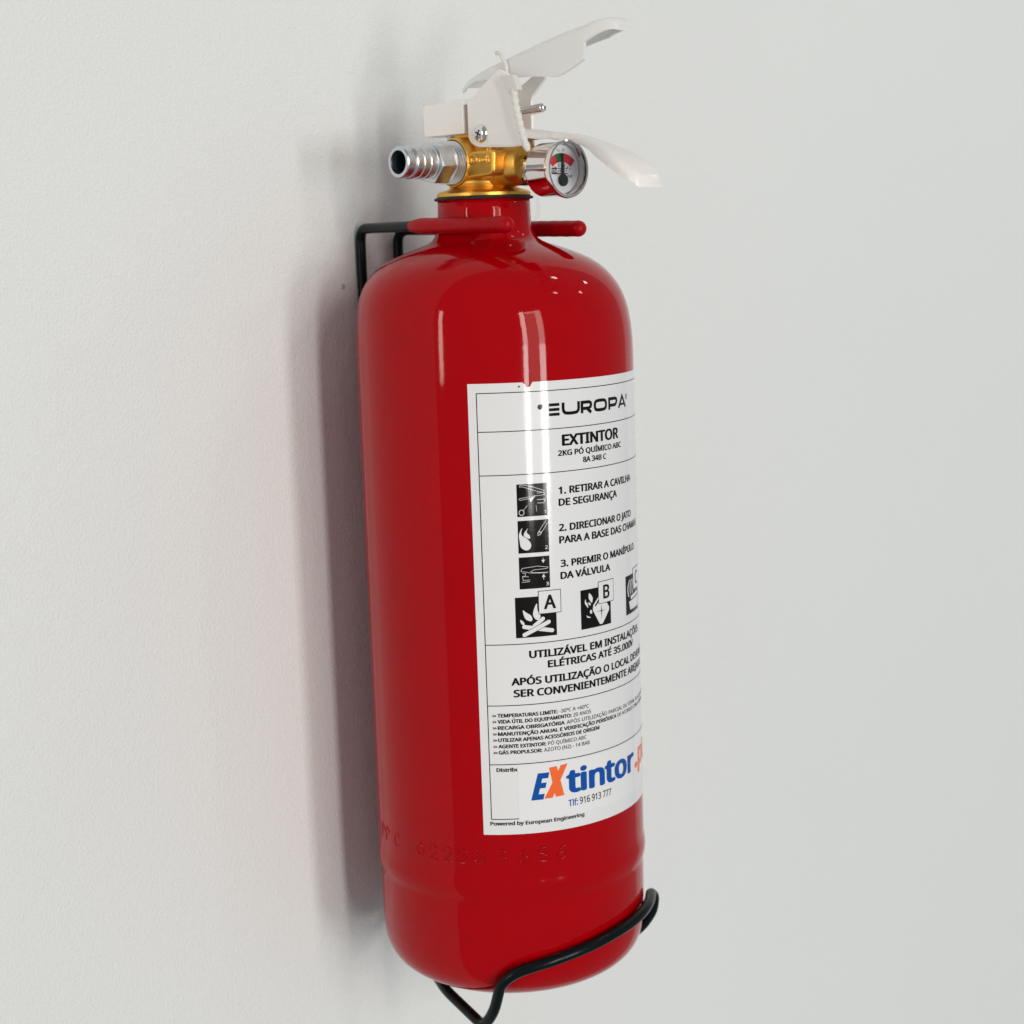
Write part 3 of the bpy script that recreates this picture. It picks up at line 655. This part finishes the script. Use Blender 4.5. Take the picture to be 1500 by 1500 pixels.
tile(-35.65, -23.8, -129.1, -116.95)
def d3(bm):
    q = lambda x, y: (-35.65+x*11.85, -116.95-y*12.15)
    stroke(bm, [q(.08, .36), q(.12, .34), q(.6, .3), q(.95, .36), q(.9, .4), q(.5, .41), q(.37, .46), q(.45, .5), q(.95, .52)], .15, R3)
    stroke(bm, [q(.06, .44), q(.2, .46), q(.35, .5), q(.9, .54)], .15, R3); stroke(bm, [q(.08, .36), q(.06, .44)], .15, R3)
    stroke(bm, [q(.1, .5), q(.2, .5), q(.2, .58), q(.1, .6), q(.12, .7)], .15, R3); stroke(bm, [q(.12, .6), q(.3, .62)], .15, R3); stroke(bm, [q(.1, .72), q(.34, .72)], .15, R3); stroke(bm, [q(.08, .78), q(.34, .77)], .15, R3)
    for zt, zb in ((.06, .22), (.74, .56)):
        s_ = 1 if zb > zt else -1
        stroke(bm, [q(.79, zt), q(.79, zb-s_*.08)], .2, R3); shape(bm, [q(.73, zb-s_*.1), q(.85, zb-s_*.1), q(.79, zb)], R3)
    add_text(bm, "3", q(.87, .9)[0], q(.96, .9)[0], q(.9, .93)[1], 1.3, R3, .015)
white(d3)
# fire class pictograms A, B, C
R4 = 55.25
def letter_box(u0, z0, wd, h, ch):
    bm = bmesh.new(); rect(bm, u0-.12, u0+wd+.12, z0-.12, z0+h+.12, R3+0.01); wrap_mesh(bm); o = obj("letter_frame", bm, M['ink'], label, smooth=0)
    bm = bmesh.new(); rect(bm, u0+.12, u0+wd-.12, z0+.12, z0+h-.12, R4); wrap_mesh(bm); obj("letter_box", bm, M['white_ink'], label, smooth=0)
    bm = bmesh.new(); V, _ = glyphs(ch, .03); a = 5.4*(max(v.x for v in V)-min(v.x for v in V))/CAP*0.86
    add_text(bm, ch, u0+wd/2-a/2, u0+wd/2+a/2, z0+h/2-2.7, 5.4, R4+.04, .03); wrap_mesh(bm); obj("class_letter", bm, M['ink'], label, smooth=0)
tile(-37.6, -21.6, -147.75, -132.2)
def dA(bm):
    q = lambda x, y: (-37.6+x*16, -132.2-y*15.55)
    shape(bm, curve2([q(.18, .32), q(.2, .45), q(.25, .55), q(.36, .6), q(.4, .56), q(.37, .46), q(.26, .38)], 4), R3)
    shape(bm, curve2([q(.52, .17), q(.45, .3), q(.42, .44), q(.47, .55), q(.55, .58), q(.6, .48), q(.53, .34)], 4), R3)
    shape(bm, curve2([q(.11, .55), q(.13, .64), q(.2, .7), q(.2, .62)], 3), R3)
    for (a, b) in (((.2, .73), (.88, .87)), ((.45, .72), (.66, .56))): tubeline(bm, q(*a), q(*b), 1.55, R3)
def tubeline(bm, a, b, wd, r):
    a, b = Vector(a), Vector(b); d = (b-a).normalized(); n = Vector((-d.y, d.x)); P = []
    for c, s0 in ((b, -90), (a, 90)):
        for k in range(7):
            t = math.radians(s0+180*k/6); v = c+(d*math.cos(t)+n*math.sin(t))*wd/2; P.append((v.x, v.y))
    shape(bm, P, r)
white(dA)
def dA2(bm):
    q = lambda x, y: (-37.6+x*16, -132.2-y*15.55)
    tubeline(bm, q(.2, .93), q(.8, .65), 1.9, R3+.012)
lab("pictogram_outline", dA2)
def dA3(bm):
    q = lambda x, y: (-37.6+x*16, -132.2-y*15.55)
    tubeline(bm, q(.2, .93), q(.8, .65), 1.55, R3+.024)
white(dA3)
letter_box(-28.6, -139.0, 8.9, 8.7, "A")
tile(-10.97, 4.9, -147.3, -132.0)
def dB(bm):
    q = lambda x, y: (-10.97+x*15.87, -132.0-y*15.3)
    shape(bm, [q(.36, .55), q(.38, .43), q(.56, .24), q(.66, .35), q(.8, .37), q(.93, .56), q(.93, .63), q(.7, .93), q(.64, .96), q(.58, .94)], R3)
    shape(bm, curve2([q(.26, .1), q(.36, .22), q(.36, .3), q(.33, .36), q(.26, .27), q(.24, .2)], 3), R3)
    shape(bm, curve2([q(.14, .24), q(.12, .33), q(.17, .42), q(.22, .47), q(.2, .36), q(.16, .32)], 3), R3)
    shape(bm, curve2([q(.24, .33), q(.23, .37), q(.28, .42), q(.3, .38)], 3), R3)
    shape(bm, curve2([q(.28, .54), q(.27, .61), q(.33, .63), q(.33, .55)], 3), R3)
    shape(bm, curve2([q(.16, .66), q(.2, .72), q(.3, .73), q(.22, .69)], 3), R3)
white(dB)
def dB2(bm):
    q = lambda x, y: (-10.97+x*15.87, -132.0-y*15.3)
    shape(bm, [q(.43, .44), q(.55, .31), q(.58, .35), q(.45, .48)], R4)
    shape(bm, [q(.645, .45), q(.665, .6), q(.8, .61), q(.665, .62), q(.65, .84), q(.635, .62), q(.46, .61), q(.635, .6)], R4)
lab("pictogram_outline", dB2)
letter_box(-2.1, -138.5, 8.85, 8.5, "B")
tile(16.35, 32.2, -146.7, -131.2)
def dC(bm):
    q = lambda x, y: (16.35+x*15.85, -131.2-y*15.5)
    for k in range(3): stroke(bm, curve2([q(.15+.14*k, .5), q(.12+.14*k, .32), q(.24+.14*k, .12)], 4, False), .7, R3)
    shape(bm, curve2([q(.1, .42), q(.16, .55), q(.2, .52)], 3), R3)
    shape(bm, [q(.3, .55), q(.9, .5), q(.9, .58), q(.3, .64)], R3); shape(bm, [q(.18, .68), q(.95, .62), q(.95, .9), q(.25, .9)], R3)
white(dC)
letter_box(24.5, -137.8, 8.9, 8.5, "C")

# distributor's sticker over the lower right of the label
R5, R6 = 55.20, 55.25
bm = bmesh.new(); sheet(bm, -38.75, 46.0, -219.2, -197.6, R1+0.001, R5, n=60)
stk = obj("distributor_sticker", bm, M['sticker'], ex, smooth=30)
def lab2(name, m, items):
    bm = bmesh.new(); items(bm); wrap_mesh(bm); obj(name, bm, M[m], stk, smooth=0)
lab2("logo_letter", 'blue', lambda bm: shape(bm, [(-33.9, -211.6), (-31.0, -201.1), (-26.4, -201.1), (-26.95, -203.3), (-29.3, -203.3), (-29.75, -205.0), (-27.6, -205.0), (-28.1, -207.1), (-30.3, -207.1), (-30.9, -209.4), (-28.5, -209.4), (-29.1, -211.6)], R6))
def logoX(bm):
    shape(bm, [(-28.7, -211.4), (-25.4, -211.4), (-18.8, -198.6), (-21.7, -198.9)], R6)
    shape(bm, [(-26.5, -199.3), (-23.4, -199.0), (-20.5, -211.0), (-24.1, -211.2)], R6+0.01)
lab2("logo_letter", 'orange', logoX)
def add_fit(bm, s, u0, u1, z, cap, bold, shear=0): add_text(bm, s, u0, u1, z, cap, R6, bold, shear)
lab2("logo_text", 'blue', lambda bm: add_fit(bm, "tintor", -19.6, 20.3, -210.6, 9.6, 0.042, 0.0))
lab2("logo_text", 'orange', lambda bm: add_fit(bm, ".pt", 21.2, 39.0, -210.3, 9.4, 0.045, 0.08))
lab2("phone_text", 'blue', lambda bm: add_fit(bm, "Tlf:", -18.9, -14.7, -215.9, 2.6, 0.02))
lab2("phone_text", 'ink', lambda bm: add_fit(bm, "916 913 777", -13.9, 2.3, -215.75, 2.7, 0.014))
# torn chip and scratch by the top edge of the label
bm = bmesh.new(); shape(bm, [(-33.9, -52.9), (-33.4, -52.6), (-33.0, -53.1), (-33.6, -53.4)], R2); wrap_mesh(bm); obj("label_nick", bm, M['ink'], label, smooth=0)
